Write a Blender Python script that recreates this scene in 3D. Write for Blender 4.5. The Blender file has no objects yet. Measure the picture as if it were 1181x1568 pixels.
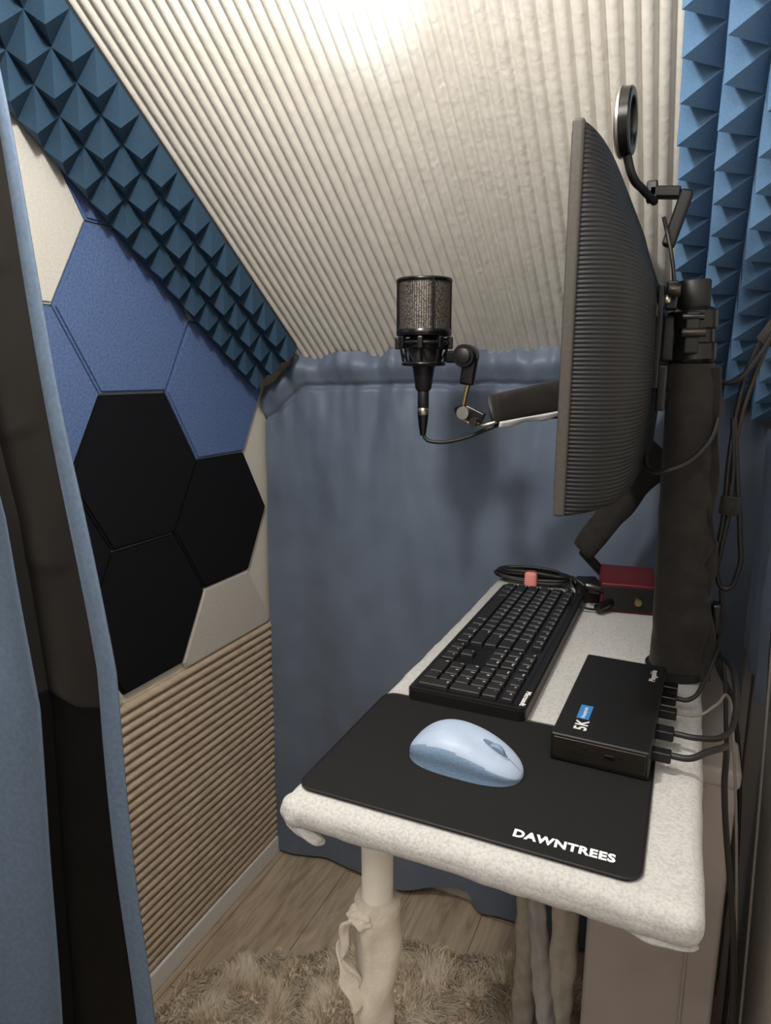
import bpy, bmesh, math, random
from mathutils import Vector, Matrix, noise, Euler
random.seed(7)
scene=bpy.context.scene
col=scene.collection
def S(r,g,b):
    def c(x):
        x/=255.0
        return x/12.92 if x<=0.04045 else ((x+0.055)/1.055)**2.4
    return (c(r),c(g),c(b),1)
# ---------------------------------------------------------------- materials
def mat(name,c1,c2=None,rough=0.6,metal=0.0,nscale=30,detail=4,bump=0.0,bscale=200,bdist=0.001,spec=0.5,stretch=None,sheen=0.0,lo=0.35,hi=0.65,coat=0.0):
    m=bpy.data.materials.new(name);m.use_nodes=True
    nt=m.node_tree;b=nt.nodes["Principled BSDF"];L=nt.links
    b.inputs["Roughness"].default_value=rough;b.inputs["Metallic"].default_value=metal
    b.inputs["Specular IOR Level"].default_value=spec
    if sheen: b.inputs["Sheen Weight"].default_value=sheen
    if coat: b.inputs["Coat Weight"].default_value=coat
    tc=nt.nodes.new("ShaderNodeTexCoord")
    vec=tc.outputs["Object"]
    if stretch:
        mp=nt.nodes.new("ShaderNodeMapping");mp.inputs["Scale"].default_value=stretch
        L.new(vec,mp.inputs[0]);vec=mp.outputs[0]
    n=nt.nodes.new("ShaderNodeTexNoise");n.inputs["Scale"].default_value=nscale;n.inputs["Detail"].default_value=detail
    L.new(vec,n.inputs["Vector"])
    r=nt.nodes.new("ShaderNodeValToRGB");r.color_ramp.elements[0].position=lo;r.color_ramp.elements[1].position=hi
    if c2 is None: c2=tuple(min(1,x*1.12) for x in c1[:3])+(1,)
    r.color_ramp.elements[0].color=c1;r.color_ramp.elements[1].color=c2
    L.new(n.outputs["Fac"],r.inputs[0]);L.new(r.outputs[0],b.inputs["Base Color"])
    if bump:
        n2=nt.nodes.new("ShaderNodeTexNoise");n2.inputs["Scale"].default_value=bscale;n2.inputs["Detail"].default_value=3
        L.new(vec,n2.inputs["Vector"])
        bp=nt.nodes.new("ShaderNodeBump");bp.inputs["Strength"].default_value=bump;bp.inputs["Distance"].default_value=bdist
        L.new(n2.outputs["Fac"],bp.inputs["Height"]);L.new(bp.outputs[0],b.inputs["Normal"])
    return m
M={}
M['ceil']=mat("ceiling_fluted_white",S(214,210,201),S(223,219,210),rough=0.38,nscale=25,bump=0.5,bscale=90,bdist=0.002)
M['wall']=mat("painted_wall",S(218,213,202),S(224,219,208),rough=0.8,nscale=8,bump=0.1)
M['rwall']=mat("side_wall_paint",S(222,215,207),S(228,221,213),rough=0.8,nscale=8,bump=0.1)
M['base']=mat("baseboard_paint",S(226,225,222),rough=0.45,nscale=5)
M['slat']=mat("ribbed_beige",S(186,168,147),S(202,184,163),rough=0.7,nscale=40,bump=0.3,bscale=150)
M['curt']=mat("blue_grey_blackout_fabric",S(99,111,129),S(106,119,138),rough=0.5,nscale=14,bump=0.15,bscale=900,bdist=0.0005,sheen=0.1)
M['curtL']=mat("hem_fabric_grey_blue",S(84,98,117),S(91,106,126),rough=0.85,nscale=200,bump=0.3,bscale=1200,bdist=0.0006,spec=.12)
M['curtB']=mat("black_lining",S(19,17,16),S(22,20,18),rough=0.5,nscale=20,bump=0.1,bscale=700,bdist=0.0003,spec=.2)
M['curtK']=mat("black_lining_painted_shade",S(6,6,6),S(8,8,8),rough=0.6,nscale=20,bump=0.1,bscale=700,bdist=0.0003,spec=.08)  # darker copy of the lining below the fold; shade put into the colour
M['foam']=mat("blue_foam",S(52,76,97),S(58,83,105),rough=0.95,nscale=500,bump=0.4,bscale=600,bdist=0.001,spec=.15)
M['foamR']=mat("blue_foam_painted_lit",S(82,112,143),S(89,119,151),rough=0.95,nscale=500,bump=0.4,bscale=600,bdist=0.001,spec=.15)  # same foam for the right strip, stronger light put into the colour
M['foamEdge']=mat("dark_foam_edge",S(34,42,54),rough=0.95)
M['hexB']=mat("felt_blue",S(80,102,147),S(100,123,167),rough=0.95,nscale=260,bump=0.3,bscale=500,spec=.2)
M['hexK']=mat("felt_black",S(14,16,21),S(19,21,26),rough=0.95,nscale=260,bump=0.3,bscale=500,spec=.2)
M['hexW']=mat("felt_cream",S(206,203,196),S(216,213,206),rough=0.95,nscale=260,bump=0.3,bscale=500,spec=.2)
M['hexG']=mat("felt_light_grey",S(192,188,180),S(205,201,193),rough=0.95,nscale=260,bump=0.3,bscale=500,spec=.2)
M['desk']=mat("desk_grey_felt",S(158,158,157),S(182,181,180),rough=0.95,nscale=380,detail=6,bump=0.5,bscale=420,bdist=0.001,lo=0.28,hi=0.58,spec=.12)
M['pad']=mat("mouse_pad_cloth",S(17,17,18),S(22,22,23),rough=0.85,nscale=900,bump=0.3,bscale=1500,bdist=0.0004,spec=.25)
M['white']=mat("white_print",S(225,225,225),rough=0.6)
M['legend']=mat("key_legend",S(190,190,190),rough=0.6)
M['blk']=mat("black_plastic",S(17,17,18),S(22,22,23),rough=0.45,nscale=300,bump=0.1,bscale=900,bdist=0.0003,spec=.4)
M['blk2']=mat("black_plastic_gloss",S(12,12,13),rough=0.25)
M['key']=mat("keycap_plastic",S(25,25,27),S(29,29,31),rough=0.5,nscale=100,spec=.4)
M['bezel']=mat("monitor_bezel",S(60,57,54),S(66,63,59),rough=0.5,nscale=300,spec=.3)
M['metalk']=mat("dark_brushed_metal",S(58,54,50),S(72,66,60),rough=0.35,metal=0.8,nscale=60,stretch=(1,1,20))
M['metal']=mat("brushed_metal",S(190,185,175),rough=0.3,metal=1.0)
M['brass']=mat("brass_plated",S(175,155,115),rough=0.3,metal=1.0)
M['sleeve']=mat("black_fabric_sleeve",S(33,30,28),S(40,37,34),rough=0.8,nscale=60,bump=0.4,bscale=700,bdist=0.0008,sheen=0.1,spec=.25)
M['mT']=mat("mouse_shell_light_blue",S(152,167,189),rough=0.45,nscale=40,spec=.35)
M['mS']=mat("mouse_side_blue",S(114,137,165),S(108,131,159),rough=0.55,nscale=300)
M['mW']=mat("scroll_wheel_rubber",S(90,105,125),rough=0.6)
M['red']=mat("red_anodised",S(92,22,28),S(102,26,32),rough=0.5,metal=0.3)
M['salmon']=mat("pink_tie",S(214,132,126),rough=0.7)
M['cable']=mat("cable_rubber",S(20,20,21),rough=0.5)
M['cable2']=mat("cable_grey",S(120,115,108),rough=0.5)
M['leg']=mat("cream_leg_paint",S(220,214,202),rough=0.5)
M['wrap']=mat("cream_wrap_cloth",S(208,199,184),S(220,211,197),rough=0.9,nscale=60,bump=0.6,bscale=300,bdist=0.002)
M['box']=mat("taupe_cloth",S(160,151,146),S(170,161,156),rough=0.85,nscale=12,bump=0.2,bscale=900,bdist=0.0004)
M['blue']=mat("blue_label",S(40,110,170),rough=0.5)
M['screen']=mat("screen_glass",S(8,8,10),rough=0.15)
M['wrap2']=mat("grey_wrap",S(185,184,182),S(202,201,199),rough=0.9,nscale=40,bump=0.5,bscale=200,bdist=0.002)
def wood():
    m=bpy.data.materials.new("wood_floor");m.use_nodes=True;nt=m.node_tree;L=nt.links;b=nt.nodes["Principled BSDF"]
    tc=nt.nodes.new("ShaderNodeTexCoord")
    br=nt.nodes.new("ShaderNodeTexBrick");br.inputs["Scale"].default_value=1;br.inputs["Brick Width"].default_value=0.9;br.inputs["Row Height"].default_value=0.18
    br.inputs["Mortar Size"].default_value=0.0012;br.inputs["Color1"].default_value=S(192,174,152);br.inputs["Color2"].default_value=S(202,185,163);br.inputs["Mortar"].default_value=S(130,112,94)
    mp=nt.nodes.new("ShaderNodeMapping");mp.inputs["Rotation"].default_value=(0,0,math.radians(90));L.new(tc.outputs["Object"],mp.inputs[0]);L.new(mp.outputs[0],br.inputs[0])
    mp2=nt.nodes.new("ShaderNodeMapping");mp2.inputs["Scale"].default_value=(22,3,3);L.new(tc.outputs["Object"],mp2.inputs[0])
    n=nt.nodes.new("ShaderNodeTexNoise");n.inputs["Scale"].default_value=2;n.inputs["Detail"].default_value=8;n.inputs["Distortion"].default_value=1.5;L.new(mp2.outputs[0],n.inputs[0])
    r=nt.nodes.new("ShaderNodeValToRGB");r.color_ramp.elements[0].color=(.62,.58,.54,1);r.color_ramp.elements[1].color=(1.05,1.05,1.05,1);r.color_ramp.elements[0].position=.3;r.color_ramp.elements[1].position=.65
    L.new(n.outputs["Fac"],r.inputs[0])
    mx=nt.nodes.new("ShaderNodeMix");mx.data_type='RGBA';mx.blend_type='MULTIPLY';mx.inputs[0].default_value=1
    L.new(br.outputs["Color"],mx.inputs[6]);L.new(r.outputs[0],mx.inputs[7]);L.new(mx.outputs[2],b.inputs["Base Color"])
    b.inputs["Roughness"].default_value=.5
    return m
M['wood']=wood()
M['rug']=mat("rug_fibre",S(214,196,170),S(240,228,209),rough=0.9,nscale=22,detail=3)
def ribmat():
    m=bpy.data.materials.new("ribbed_black_plastic");m.use_nodes=True;nt=m.node_tree;L=nt.links;b=nt.nodes["Principled BSDF"]
    b.inputs["Roughness"].default_value=.5;b.inputs["Specular IOR Level"].default_value=.3
    tc=nt.nodes.new("ShaderNodeTexCoord");w=nt.nodes.new("ShaderNodeTexWave");w.bands_direction='Z';w.inputs["Scale"].default_value=85;w.inputs["Distortion"].default_value=0
    L.new(tc.outputs["Object"],w.inputs[0]);bp=nt.nodes.new("ShaderNodeBump");bp.inputs["Strength"].default_value=.7;bp.inputs["Distance"].default_value=.0008
    L.new(w.outputs["Fac"],bp.inputs["Height"]);L.new(bp.outputs[0],b.inputs["Normal"])
    r=nt.nodes.new("ShaderNodeValToRGB");r.color_ramp.elements[0].color=S(8,9,10);r.color_ramp.elements[1].color=S(27,29,33);L.new(w.outputs["Fac"],r.inputs[0]);L.new(r.outputs[0],b.inputs["Base Color"])
    return m
M['ribk']=ribmat()
def meshmat():
    m=bpy.data.materials.new("pop_filter_metal_mesh");m.use_nodes=True;nt=m.node_tree;L=nt.links;b=nt.nodes["Principled BSDF"]
    b.inputs["Metallic"].default_value=.4;b.inputs["Roughness"].default_value=.55
    tc=nt.nodes.new("ShaderNodeTexCoord");v=nt.nodes.new("ShaderNodeTexVoronoi");v.inputs["Scale"].default_value=420;L.new(tc.outputs["Object"],v.inputs[0])
    r=nt.nodes.new("ShaderNodeValToRGB");r.color_ramp.elements[0].color=S(30,29,27);r.color_ramp.elements[1].color=S(120,113,104);r.color_ramp.elements[0].position=.25;r.color_ramp.elements[1].position=.6
    L.new(v.outputs["Distance"],r.inputs[0]);L.new(r.outputs[0],b.inputs["Base Color"])
    return m
M['net']=meshmat()
# ---------------------------------------------------------------- helpers
def group(name,loc):
    e=bpy.data.objects.new(name,None);e.empty_display_size=.03;e.location=loc;col.objects.link(e);return e
def link(o,parent=None):
    col.objects.link(o)
    if parent is not None:
        o.parent=parent;o.matrix_parent_inverse=Matrix.Translation(-parent.location)
    return o
def meshobj(name,verts,faces,mats,parent=None,smooth=False,fm=None):
    me=bpy.data.meshes.new(name);me.from_pydata([tuple(v) for v in verts],[],faces)
    if not isinstance(mats,(list,tuple)): mats=[mats]
    for m in mats: me.materials.append(m)
    if fm: me.polygons.foreach_set("material_index",fm)
    if smooth: me.polygons.foreach_set("use_smooth",[True]*len(me.polygons))
    me.update()
    return link(bpy.data.objects.new(name,me),parent)
def fixn(o):
    bm=bmesh.new();bm.from_mesh(o.data);bmesh.ops.recalc_face_normals(bm,faces=bm.faces);bm.to_mesh(o.data);bm.free();return o
def box(name,c,s,m,parent=None,bevel=0.002,rot=(0,0,0),seg=3):
    bm=bmesh.new();bmesh.ops.create_cube(bm,size=1)
    for v in bm.verts: v.co=Vector((v.co.x*s[0],v.co.y*s[1],v.co.z*s[2]))
    if bevel: bmesh.ops.bevel(bm,geom=list(bm.edges),offset=min(bevel,min(s)*.45),segments=seg,affect='EDGES',profile=.5)
    R=Euler(rot).to_matrix().to_4x4()
    bm.transform(Matrix.Translation(c)@R)
    me=bpy.data.meshes.new(name);bm.to_mesh(me);bm.free();me.materials.append(m)
    me.polygons.foreach_set("use_smooth",[True]*len(me.polygons))
    o=link(bpy.data.objects.new(name,me),parent)
    w=o.modifiers.new("wn","WEIGHTED_NORMAL");w.keep_sharp=False
    return o
def lathe(name,p1,p2,prof,m,parent=None,n=32,caps=True):
    p1=Vector(p1);p2=Vector(p2);ax=(p2-p1);Ln=ax.length;q=Vector((0,0,1)).rotation_difference(ax.normalized())
    vs=[];fs=[]
    for t,r in prof:
        for i in range(n):
            a=2*math.pi*i/n
            vs.append(p1+q@Vector((r*math.cos(a),r*math.sin(a),t*Ln)))
    k=len(prof)
    for j in range(k-1):
        for i in range(n):
            fs.append((j*n+i,j*n+(i+1)%n,(j+1)*n+(i+1)%n,(j+1)*n+i))
    if caps:
        fs.append(tuple(range(n))[::-1]);fs.append(tuple((k-1)*n+i for i in range(n)))
    o=meshobj(name,vs,fs,m,parent,True)
    sharp(o,40);return o
def sharp(o,ang):
    bm=bmesh.new();bm.from_mesh(o.data)
    for e in bm.edges:
        if len(e.link_faces)==2 and e.calc_face_angle(0)>math.radians(ang): e.smooth=False
    bm.to_mesh(o.data);bm.free()
def cyl(name,p1,p2,r,m,parent=None,r2=None,n=28,bev=True):
    r2=r if r2 is None else r2
    if bev:
        L=(Vector(p2)-Vector(p1)).length;b=min(.08,.0015/max(L,1e-5))
        return lathe(name,p1,p2,[(0,r*.93),(b,r),(1-b,r2),(1,r2*.93)],m,parent,n)
    return lathe(name,p1,p2,[(0,r),(1,r2)],m,parent,n)
def tube(name,pts,r,m,parent=None,cyclic=False,res=10):
    cu=bpy.data.curves.new(name,"CURVE");cu.dimensions='3D';cu.bevel_depth=r;cu.bevel_resolution=3;cu.resolution_u=res;cu.use_fill_caps=True
    sp=cu.splines.new('BEZIER');sp.bezier_points.add(len(pts)-1);sp.use_cyclic_u=cyclic
    for b,p in zip(sp.bezier_points,pts):
        b.co=p;b.handle_left_type=b.handle_right_type='AUTO'
    t=bpy.data.objects.new("tmp",cu);col.objects.link(t);bpy.context.view_layer.update()
    me=bpy.data.meshes.new_from_object(t.evaluated_get(bpy.context.evaluated_depsgraph_get()));bpy.data.objects.remove(t)
    me.name=name;me.materials.clear();me.materials.append(m)
    me.polygons.foreach_set("use_smooth",[True]*len(me.polygons))
    return link(bpy.data.objects.new(name,me),parent)
def text(name,items,m,parent=None,extrude=0.0001):
    vs=[];fs=[]
    for s,size,mx,bold in items:
        cu=bpy.data.curves.new("t","FONT");cu.body=s;cu.size=size;cu.extrude=extrude;cu.resolution_u=3;cu.offset=bold;cu.space_character=1.08
        t=bpy.data.objects.new("tmp",cu);col.objects.link(t);bpy.context.view_layer.update()
        me=t.to_mesh();b=len(vs)
        vs+=[mx@v.co for v in me.vertices];fs+=[tuple(b+i for i in p.vertices) for p in me.polygons]
        t.to_mesh_clear();bpy.data.objects.remove(t);bpy.data.curves.remove(cu)
    return meshobj(name,vs,fs,m,parent)
def nz(x,y,z=0): return noise.noise(Vector((x,y,z)))
def lerp(a,b,t): return a+(b-a)*t
def interp(z,tab):
    if z<=tab[0][0]: return tab[0][1]
    for (a,b),(c,d) in zip(tab,tab[1:]):
        if z<=c:
            t=(z-a)/(c-a);t=t*t*(3-2*t);return lerp(b,d,t)
    return tab[-1][1]
def interpl(z,tab):
    if z<=tab[0][0]: return tab[0][1]
    for (a,b),(c,d) in zip(tab,tab[1:]):
        if z<=c: return lerp(b,d,(z-a)/(c-a))
    return tab[-1][1]
def grid(name,fn,nu,nv,mats,parent=None,smooth=True,mi=None,thick=0):
    vs=[fn(i/nu,j/nv) for j in range(nv+1) for i in range(nu+1)]
    fs=[];fm=[]
    for j in range(nv):
        for i in range(nu):
            a=j*(nu+1)+i;fs.append((a,a+1,a+nu+2,a+nu+1));fm.append(mi(i/nu,j/nv) if mi else 0)
    o=meshobj(name,vs,fs,mats,parent,smooth,fm)
    if thick:
        s=o.modifiers.new("s","SOLIDIFY");s.thickness=thick;s.offset=0
    return o
XL,XR,YB=-.93,.14,1.385
SL=.766
def zc(y): return 1.305+SL*(1.319-y)
# ---------------------------------------------------------------- room shell
Y0=-.35
box("floor",(-.395,.5,-.02),(1.27,1.95,.04),M['wood'],bevel=0)
def gable(name,x,t,m):
    y1=YB+.03
    pts=[(Y0,-.04),(y1,-.04),(y1,zc(y1)+.03),(Y0,zc(Y0)+.03)]
    vs=[(x,y,z) for y,z in pts]+[(x+t,y,z) for y,z in pts]
    return fixn(meshobj(name,vs,[(0,1,2,3),(7,6,5,4),(0,4,5,1),(1,5,6,2),(2,6,7,3),(3,7,4,0)],m))
gable("wall_left",XL,-.05,M['wall']);gable("wall_right",XR,.05,M['rwall'])
box("wall_back",(-.395,YB+.025,.64),(1.17,.05,1.36),M['wall'],bevel=0)
def ceiling():
    pitch=.0185;prof=[(0,-.0015),(.12,.0),(.2,.0032),(.34,.0048),(.5,.0053),(.66,.0048),(.8,.0032),(.88,0)]
    x=XL-.03;rows=[]
    while x<XR+.03:
        for t,h in prof: rows.append((x+t*pitch,h))
        x+=pitch
    nv=70;vs=[];nrm=Vector((0,-SL,-1)).normalized();n=len(rows)
    for j in range(nv+1):
        y=lerp(YB+.02,Y0,j/nv)
        for X,h in rows:
            p=Vector((X,y,zc(y)+.006))+nrm*(h*(1+.12*nz(X*60,y*25)))
            vs.append(p)
    fs=[(j*n+i,j*n+i+1,(j+1)*n+i+1,(j+1)*n+i) for j in range(nv) for i in range(n-1)]
    b=len(vs)
    for (X,y) in ((XL-.05,YB+.04),(XR+.05,YB+.04),(XR+.05,Y0),(XL-.05,Y0)): vs.append(Vector((X,y,zc(y)+.05)))
    fs.append((b,b+1,b+2,b+3))
    meshobj("ceiling",vs,fs,M['ceil'],None,True)
ceiling()
def slats():
    z0,z1=.052,.648;n=30;pitch=(z1-z0)/n;vs=[];fs=[];prof=[]
    for k in range(n):
        for t,h in ((0,.004),(.10,.004),(.16,.010),(.3,.0135),(.5,.0145),(.7,.0135),(.84,.010),(.9,.004)):
            prof.append((XL+h,z0+(k+t)*pitch))
    prof.append((XL+.004,z1));prof=[(XL-.001,z0)]+prof+[(XL-.001,z1)]
    m=len(prof)
    for y in (-.2,1.375):
        for X,z in prof: vs.append((X,y,z))
    fs=[(i,i+1,m+i+1,m+i) for i in range(m-1)]+[tuple(range(m)),tuple(range(2*m-1,m-1,-1))]
    o=fixn(meshobj("ribbed_wall_panel",vs,fs,M['slat'],None,True));sharp(o,50)
slats()
box("baseboard_left",(XL+.007,.6,.0255),(.018,1.55,.05),M['base'],bevel=.004)
def clip(poly,z0,fn):
    out=[]
    for i in range(len(poly)):
        a=poly[i];b=poly[(i+1)%len(poly)];da=fn(a);db=fn(b)
        if da>=0: out.append(a)
        if (da>=0)!=(db>=0):
            t=da/(da-db);out.append((lerp(a[0],b[0],t),lerp(a[1],b[1],t)))
    return out
def hexp(cy,cz,m,R=.1575):
    poly=[(cy+R*math.cos(math.radians(60*k)),cz+R*math.sin(math.radians(60*k))) for k in range(6)]
    poly=clip(poly,0,lambda p:p[1]-.650)
    poly=clip(poly,0,lambda p:(1.25+.70*(1.331-p[0]))-p[1])
    poly=clip(poly,0,lambda p:p[0]-.2)
    if len(poly)<3:return
    bm=bmesh.new();vs=[bm.verts.new((XL+.001,y,z)) for y,z in poly];f=bm.faces.new(vs)
    r=bmesh.ops.extrude_face_region(bm,geom=[f]);top=[v for v in r['geom'] if isinstance(v,bmesh.types.BMVert)]
    for v in top: v.co.x+=.010
    bmesh.ops.recalc_face_normals(bm,faces=bm.faces)
    te=[e for e in bm.edges if all(v in top for v in e.verts)]
    bmesh.ops.bevel(bm,geom=te,offset=.004,segments=2,affect='EDGES')
    me=bpy.data.meshes.new("felt_hexagon_panel");bm.to_mesh(me);bm.free();me.materials.append(m)
    link(bpy.data.objects.new("felt_hexagon_panel",me))
dy=.2385;dz=.276;cy0=.943;cz0=1.355
for cy,cz,m in ((cy0,cz0,'hexB'),(cy0,cz0+dz,'hexB'),(cy0,cz0-dz,'hexK'),(cy0,cz0-2*dz,'hexK'),
    (cy0+dy,cz0-dz/2,'hexB'),(cy0+dy,cz0-1.5*dz,'hexK'),(cy0+dy,cz0-2.5*dz,'hexG'),
    (cy0-dy,cz0+dz/2,'hexW'),(cy0-dy,cz0-dz/2,'hexB'),(cy0-dy,cz0-1.5*dz,'hexK'),(cy0-dy,cz0-2.5*dz,'hexG'),
    (cy0-2*dy,cz0,'hexW'),(cy0-2*dy,cz0-dz,'hexB'),(cy0-2*dy,cz0-2*dz,'hexK')):
    hexp(cy,cz,M[m])
def foam(name,A0,B0,A1,B1,inward,m,rows=3,pitch=.05,h=.034,base=.018):
    A0,B0,A1,B1=[Vector(p) for p in (A0,B0,A1,B1)]
    n=(B0-A0).cross(A1-A0).normalized()
    if n.dot(Vector(inward))<0:n=-n
    ln=(A1-A0).length;nu=int(round(ln/pitch))
    P=lambda s,t,k: A0.lerp(A1,s).lerp(B0.lerp(B1,s),t)+n*k
    vs=[];fs=[];fm=[]
    for i in range(nu+1):
        for j in range(rows+1): vs.append(P(i/nu,j/rows,base))
    idx=lambda i,j:i*(rows+1)+j
    for i in range(nu):
        for j in range(rows):
            c=len(vs);vs.append(P((i+.5)/nu,(j+.5)/rows,base+h*(1+.08*random.uniform(-1,1)))+Vector((0,0,-.002)))
            q=[idx(i,j),idx(i+1,j),idx(i+1,j+1),idx(i,j+1)]
            for k in range(4): fs.append((q[k],q[(k+1)%4],c));fm.append(0)
    ring=[idx(i,0) for i in range(nu+1)]+[idx(nu,j) for j in range(1,rows+1)]+[idx(i,rows) for i in range(nu-1,-1,-1)]+[idx(0,j) for j in range(rows-1,0,-1)]
    b=len(vs)
    for r in ring: vs.append(vs[r]-n*base)
    k=len(ring)
    for i in range(k): fs.append((ring[i],ring[(i+1)%k],b+(i+1)%k,b+i));fm.append(1)
    fs.append(tuple(b+i for i in range(k)));fm.append(1)
    return fixn(meshobj(name,vs,fs,[m,M['foamEdge']],None,False,fm))
ya,yb=1.300,.35
yl=.52
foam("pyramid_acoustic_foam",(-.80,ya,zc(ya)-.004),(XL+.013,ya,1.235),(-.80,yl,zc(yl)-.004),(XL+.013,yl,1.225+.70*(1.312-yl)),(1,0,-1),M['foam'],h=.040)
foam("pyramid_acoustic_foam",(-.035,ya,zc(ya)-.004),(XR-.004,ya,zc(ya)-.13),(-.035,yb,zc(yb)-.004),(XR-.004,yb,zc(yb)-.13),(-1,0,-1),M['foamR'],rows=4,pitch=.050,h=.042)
# ---------------------------------------------------------------- curtains
def back_curtain():
    def fn(s,t):
        X=lerp(-.918,.12,s)
        zt=interp(X,[(-.918,1.222),(-.80,1.296),(-.5,1.302),(.12,1.305)])+.004*nz(X*25,3)
        zb=interp(X,[(-.9,.012),(-.6,.014),(-.40,.055),(-.36,.012),(.12,.01)])+.006*nz(X*8,9)
        z=lerp(zb,zt,t);d=zt-z
        y=1.340
        y+=.007*math.sin(X*15+1.2*math.sin(z*2.2)+.6)*min(1,.35+d)+.003*math.sin(X*37+2*nz(X*3,z*1.5))
        y+=.014*nz(X*6+z*.5,z*1.8,2)*min(1,d*1.5)+.0035*nz(X*18+2*z,z*7,5)*(.4+.6*min(1,d*2))
        g=math.exp(-d/.12)
        y+=.014*g*math.sin(X*48+6*nz(X*6,z*3))+.014*g*nz(X*34,z*12)
        y-=.020*math.exp(-((d-.03)/.026)**2)
        y+=.012*math.exp(-((d-.072)/.006)**2)
        return (X,max(1.303,min(y,1.379)),z)
    grid("blackout_curtain",fn,320,320,M['curt'])
back_curtain()
def side_curtain():
    def fn(s,t):
        Y=lerp(1.29,1.0,s);zt=1.165;z=lerp(.80,zt,t)
        X=XR-.022+.010*math.sin(Y*60+nz(Y*5,z*2))+.004*nz(Y*30,z*9)
        return (X,Y,z)
    grid("blackout_curtain",fn,60,80,M['curt'])
side_curtain()
ET=[(0,-.462),(.566,-.473),(.969,-.486),(1.309,-.534),(1.514,-.5625),(1.95,-.62)]
BT=[(0,-.620),(.49,-.594),(.923,-.572),(1.115,-.590),(1.3,-.63),(1.95,-.70)]
def front_curtain():
    Y=.45;nA,nB,nH=24,44,6;tot=nA+nB+nH;nv=420;ztop=zc(.45)-.03
    def fn(s,t):
        z=lerp(.01,ztop,t);e=interpl(z,ET)+.0025*math.sin(z*14);b=interpl(z,BT);hw=interpl(z,[(0,.026),(.9,.026),(1.5,.014)])
        k=s*tot
        if k<=nA: 
            a=k/nA;X=lerp(-.90,b,a);y=Y-.022+.010*math.sin((1-a)*14)+.003*nz(a*5,z*4)
        elif k<=nA+nB:
            a=(k-nA)/nB;X=lerp(b+.0,e-hw,a)
            y=Y-.010+.006*a
            f=0
            for z0,w,am in ((.935,.10,.007),(1.075,.05,.004),(1.20,.05,.003),(1.34,.06,.002),(.74,.06,.001),(.60,.05,.001)):
                dd=z-z0-.006*math.sin(a*3+z0*9)
                f+=am*(math.exp(-dd/w) if dd>0 else math.exp(dd/.005))
            y-=f*math.sin(math.pi*a)
            y+=.0015*nz(a*2,z*5,3)
        else:
            a=(k-nA-nB)/nH;X=lerp(e-hw,e,a);y=Y-.004-.002*math.sin(a*math.pi)+.002*nz(z*6,1)
        return (X,y,z)
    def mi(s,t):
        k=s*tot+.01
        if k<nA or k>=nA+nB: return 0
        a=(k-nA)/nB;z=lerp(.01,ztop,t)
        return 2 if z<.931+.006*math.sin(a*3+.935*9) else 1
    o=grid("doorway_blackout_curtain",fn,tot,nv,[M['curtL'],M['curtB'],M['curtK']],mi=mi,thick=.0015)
front_curtain()
# ---------------------------------------------------------------- desk
D=group("desk",(-.137,.835,0))
DX0,DX1,DY0,DY1,DZ=-.31,.036,.455,1.215,.88
def desktop():
    bm=bmesh.new();bmesh.ops.create_cube(bm,size=1);bmesh.ops.subdivide_edges(bm,edges=list(bm.edges),cuts=110,use_grid_fill=True)
    r=.0135;lo=Vector((DX0+r,DY0+r,DZ-.030+r));hi=Vector((DX1-r,DY1-r,DZ-r))
    wp=lambda t:lerp(t,.5-.5*math.cos(math.pi*t),.75)
    for v in bm.verts:
        t=[wp(min(1,max(0,c+.5))) for c in v.co]
        p=Vector((lerp(DX0,DX1,t[0]),lerp(DY0,DY1,t[1]),lerp(DZ-.030,DZ,t[2])))
        c=Vector([min(max(p[k],lo[k]),hi[k]) for k in range(3)])
        d=(p-c);d=d.normalized() if d.length>1e-7 else Vector((0,0,0))
        p=c+d*r
        top=(p.z>DZ-.0005)
        n1=nz(p.x*22,p.y*22,p.z*22);n2=nz(p.x*70,p.y*70,p.z*70+9)
        a=.0004 if top else .0016
        v.co=p+d*(a*n1+a*.5*n2)
    me=bpy.data.meshes.new("felt_desktop");bm.to_mesh(me);bm.free();me.materials.append(M['desk']);me.polygons.foreach_set("use_smooth",[True]*len(me.polygons))
    link(bpy.data.objects.new("felt_desktop",me),D)
desktop()
def blob(name,c,s,m,parent,rot=(0,0,0),amp=.3,seed=0):
    bm=bmesh.new();bmesh.ops.create_icosphere(bm,subdivisions=4,radius=1)
    for v in bm.verts:
        k=1+amp*nz(v.co.x*2+seed,v.co.y*2,v.co.z*2);v.co=Vector((v.co.x*s[0]*k,v.co.y*s[1]*k,v.co.z*s[2]*k))
    bm.transform(Matrix.Translation(c)@Euler(rot).to_matrix().to_4x4())
    me=bpy.data.meshes.new(name);bm.to_mesh(me);bm.free();me.materials.append(m);me.polygons.foreach_set("use_smooth",[True]*len(me.polygons))
    return link(bpy.data.objects.new(name,me),parent)
blob("corner_fold_upper",(-.297,.467,.8650),(.0175,.0155,.0148),M['desk'],D,amp=.10,seed=3)
blob("corner_fold_lower",(-.291,.465,.849),(.022,.009,.0065),M['desk'],D,rot=(0,math.radians(26),0),amp=.15,seed=4)
blob("corner_fold_right",(.008,.468,.850),(.026,.010,.005),M['desk'],D,amp=.12,seed=6)
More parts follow.
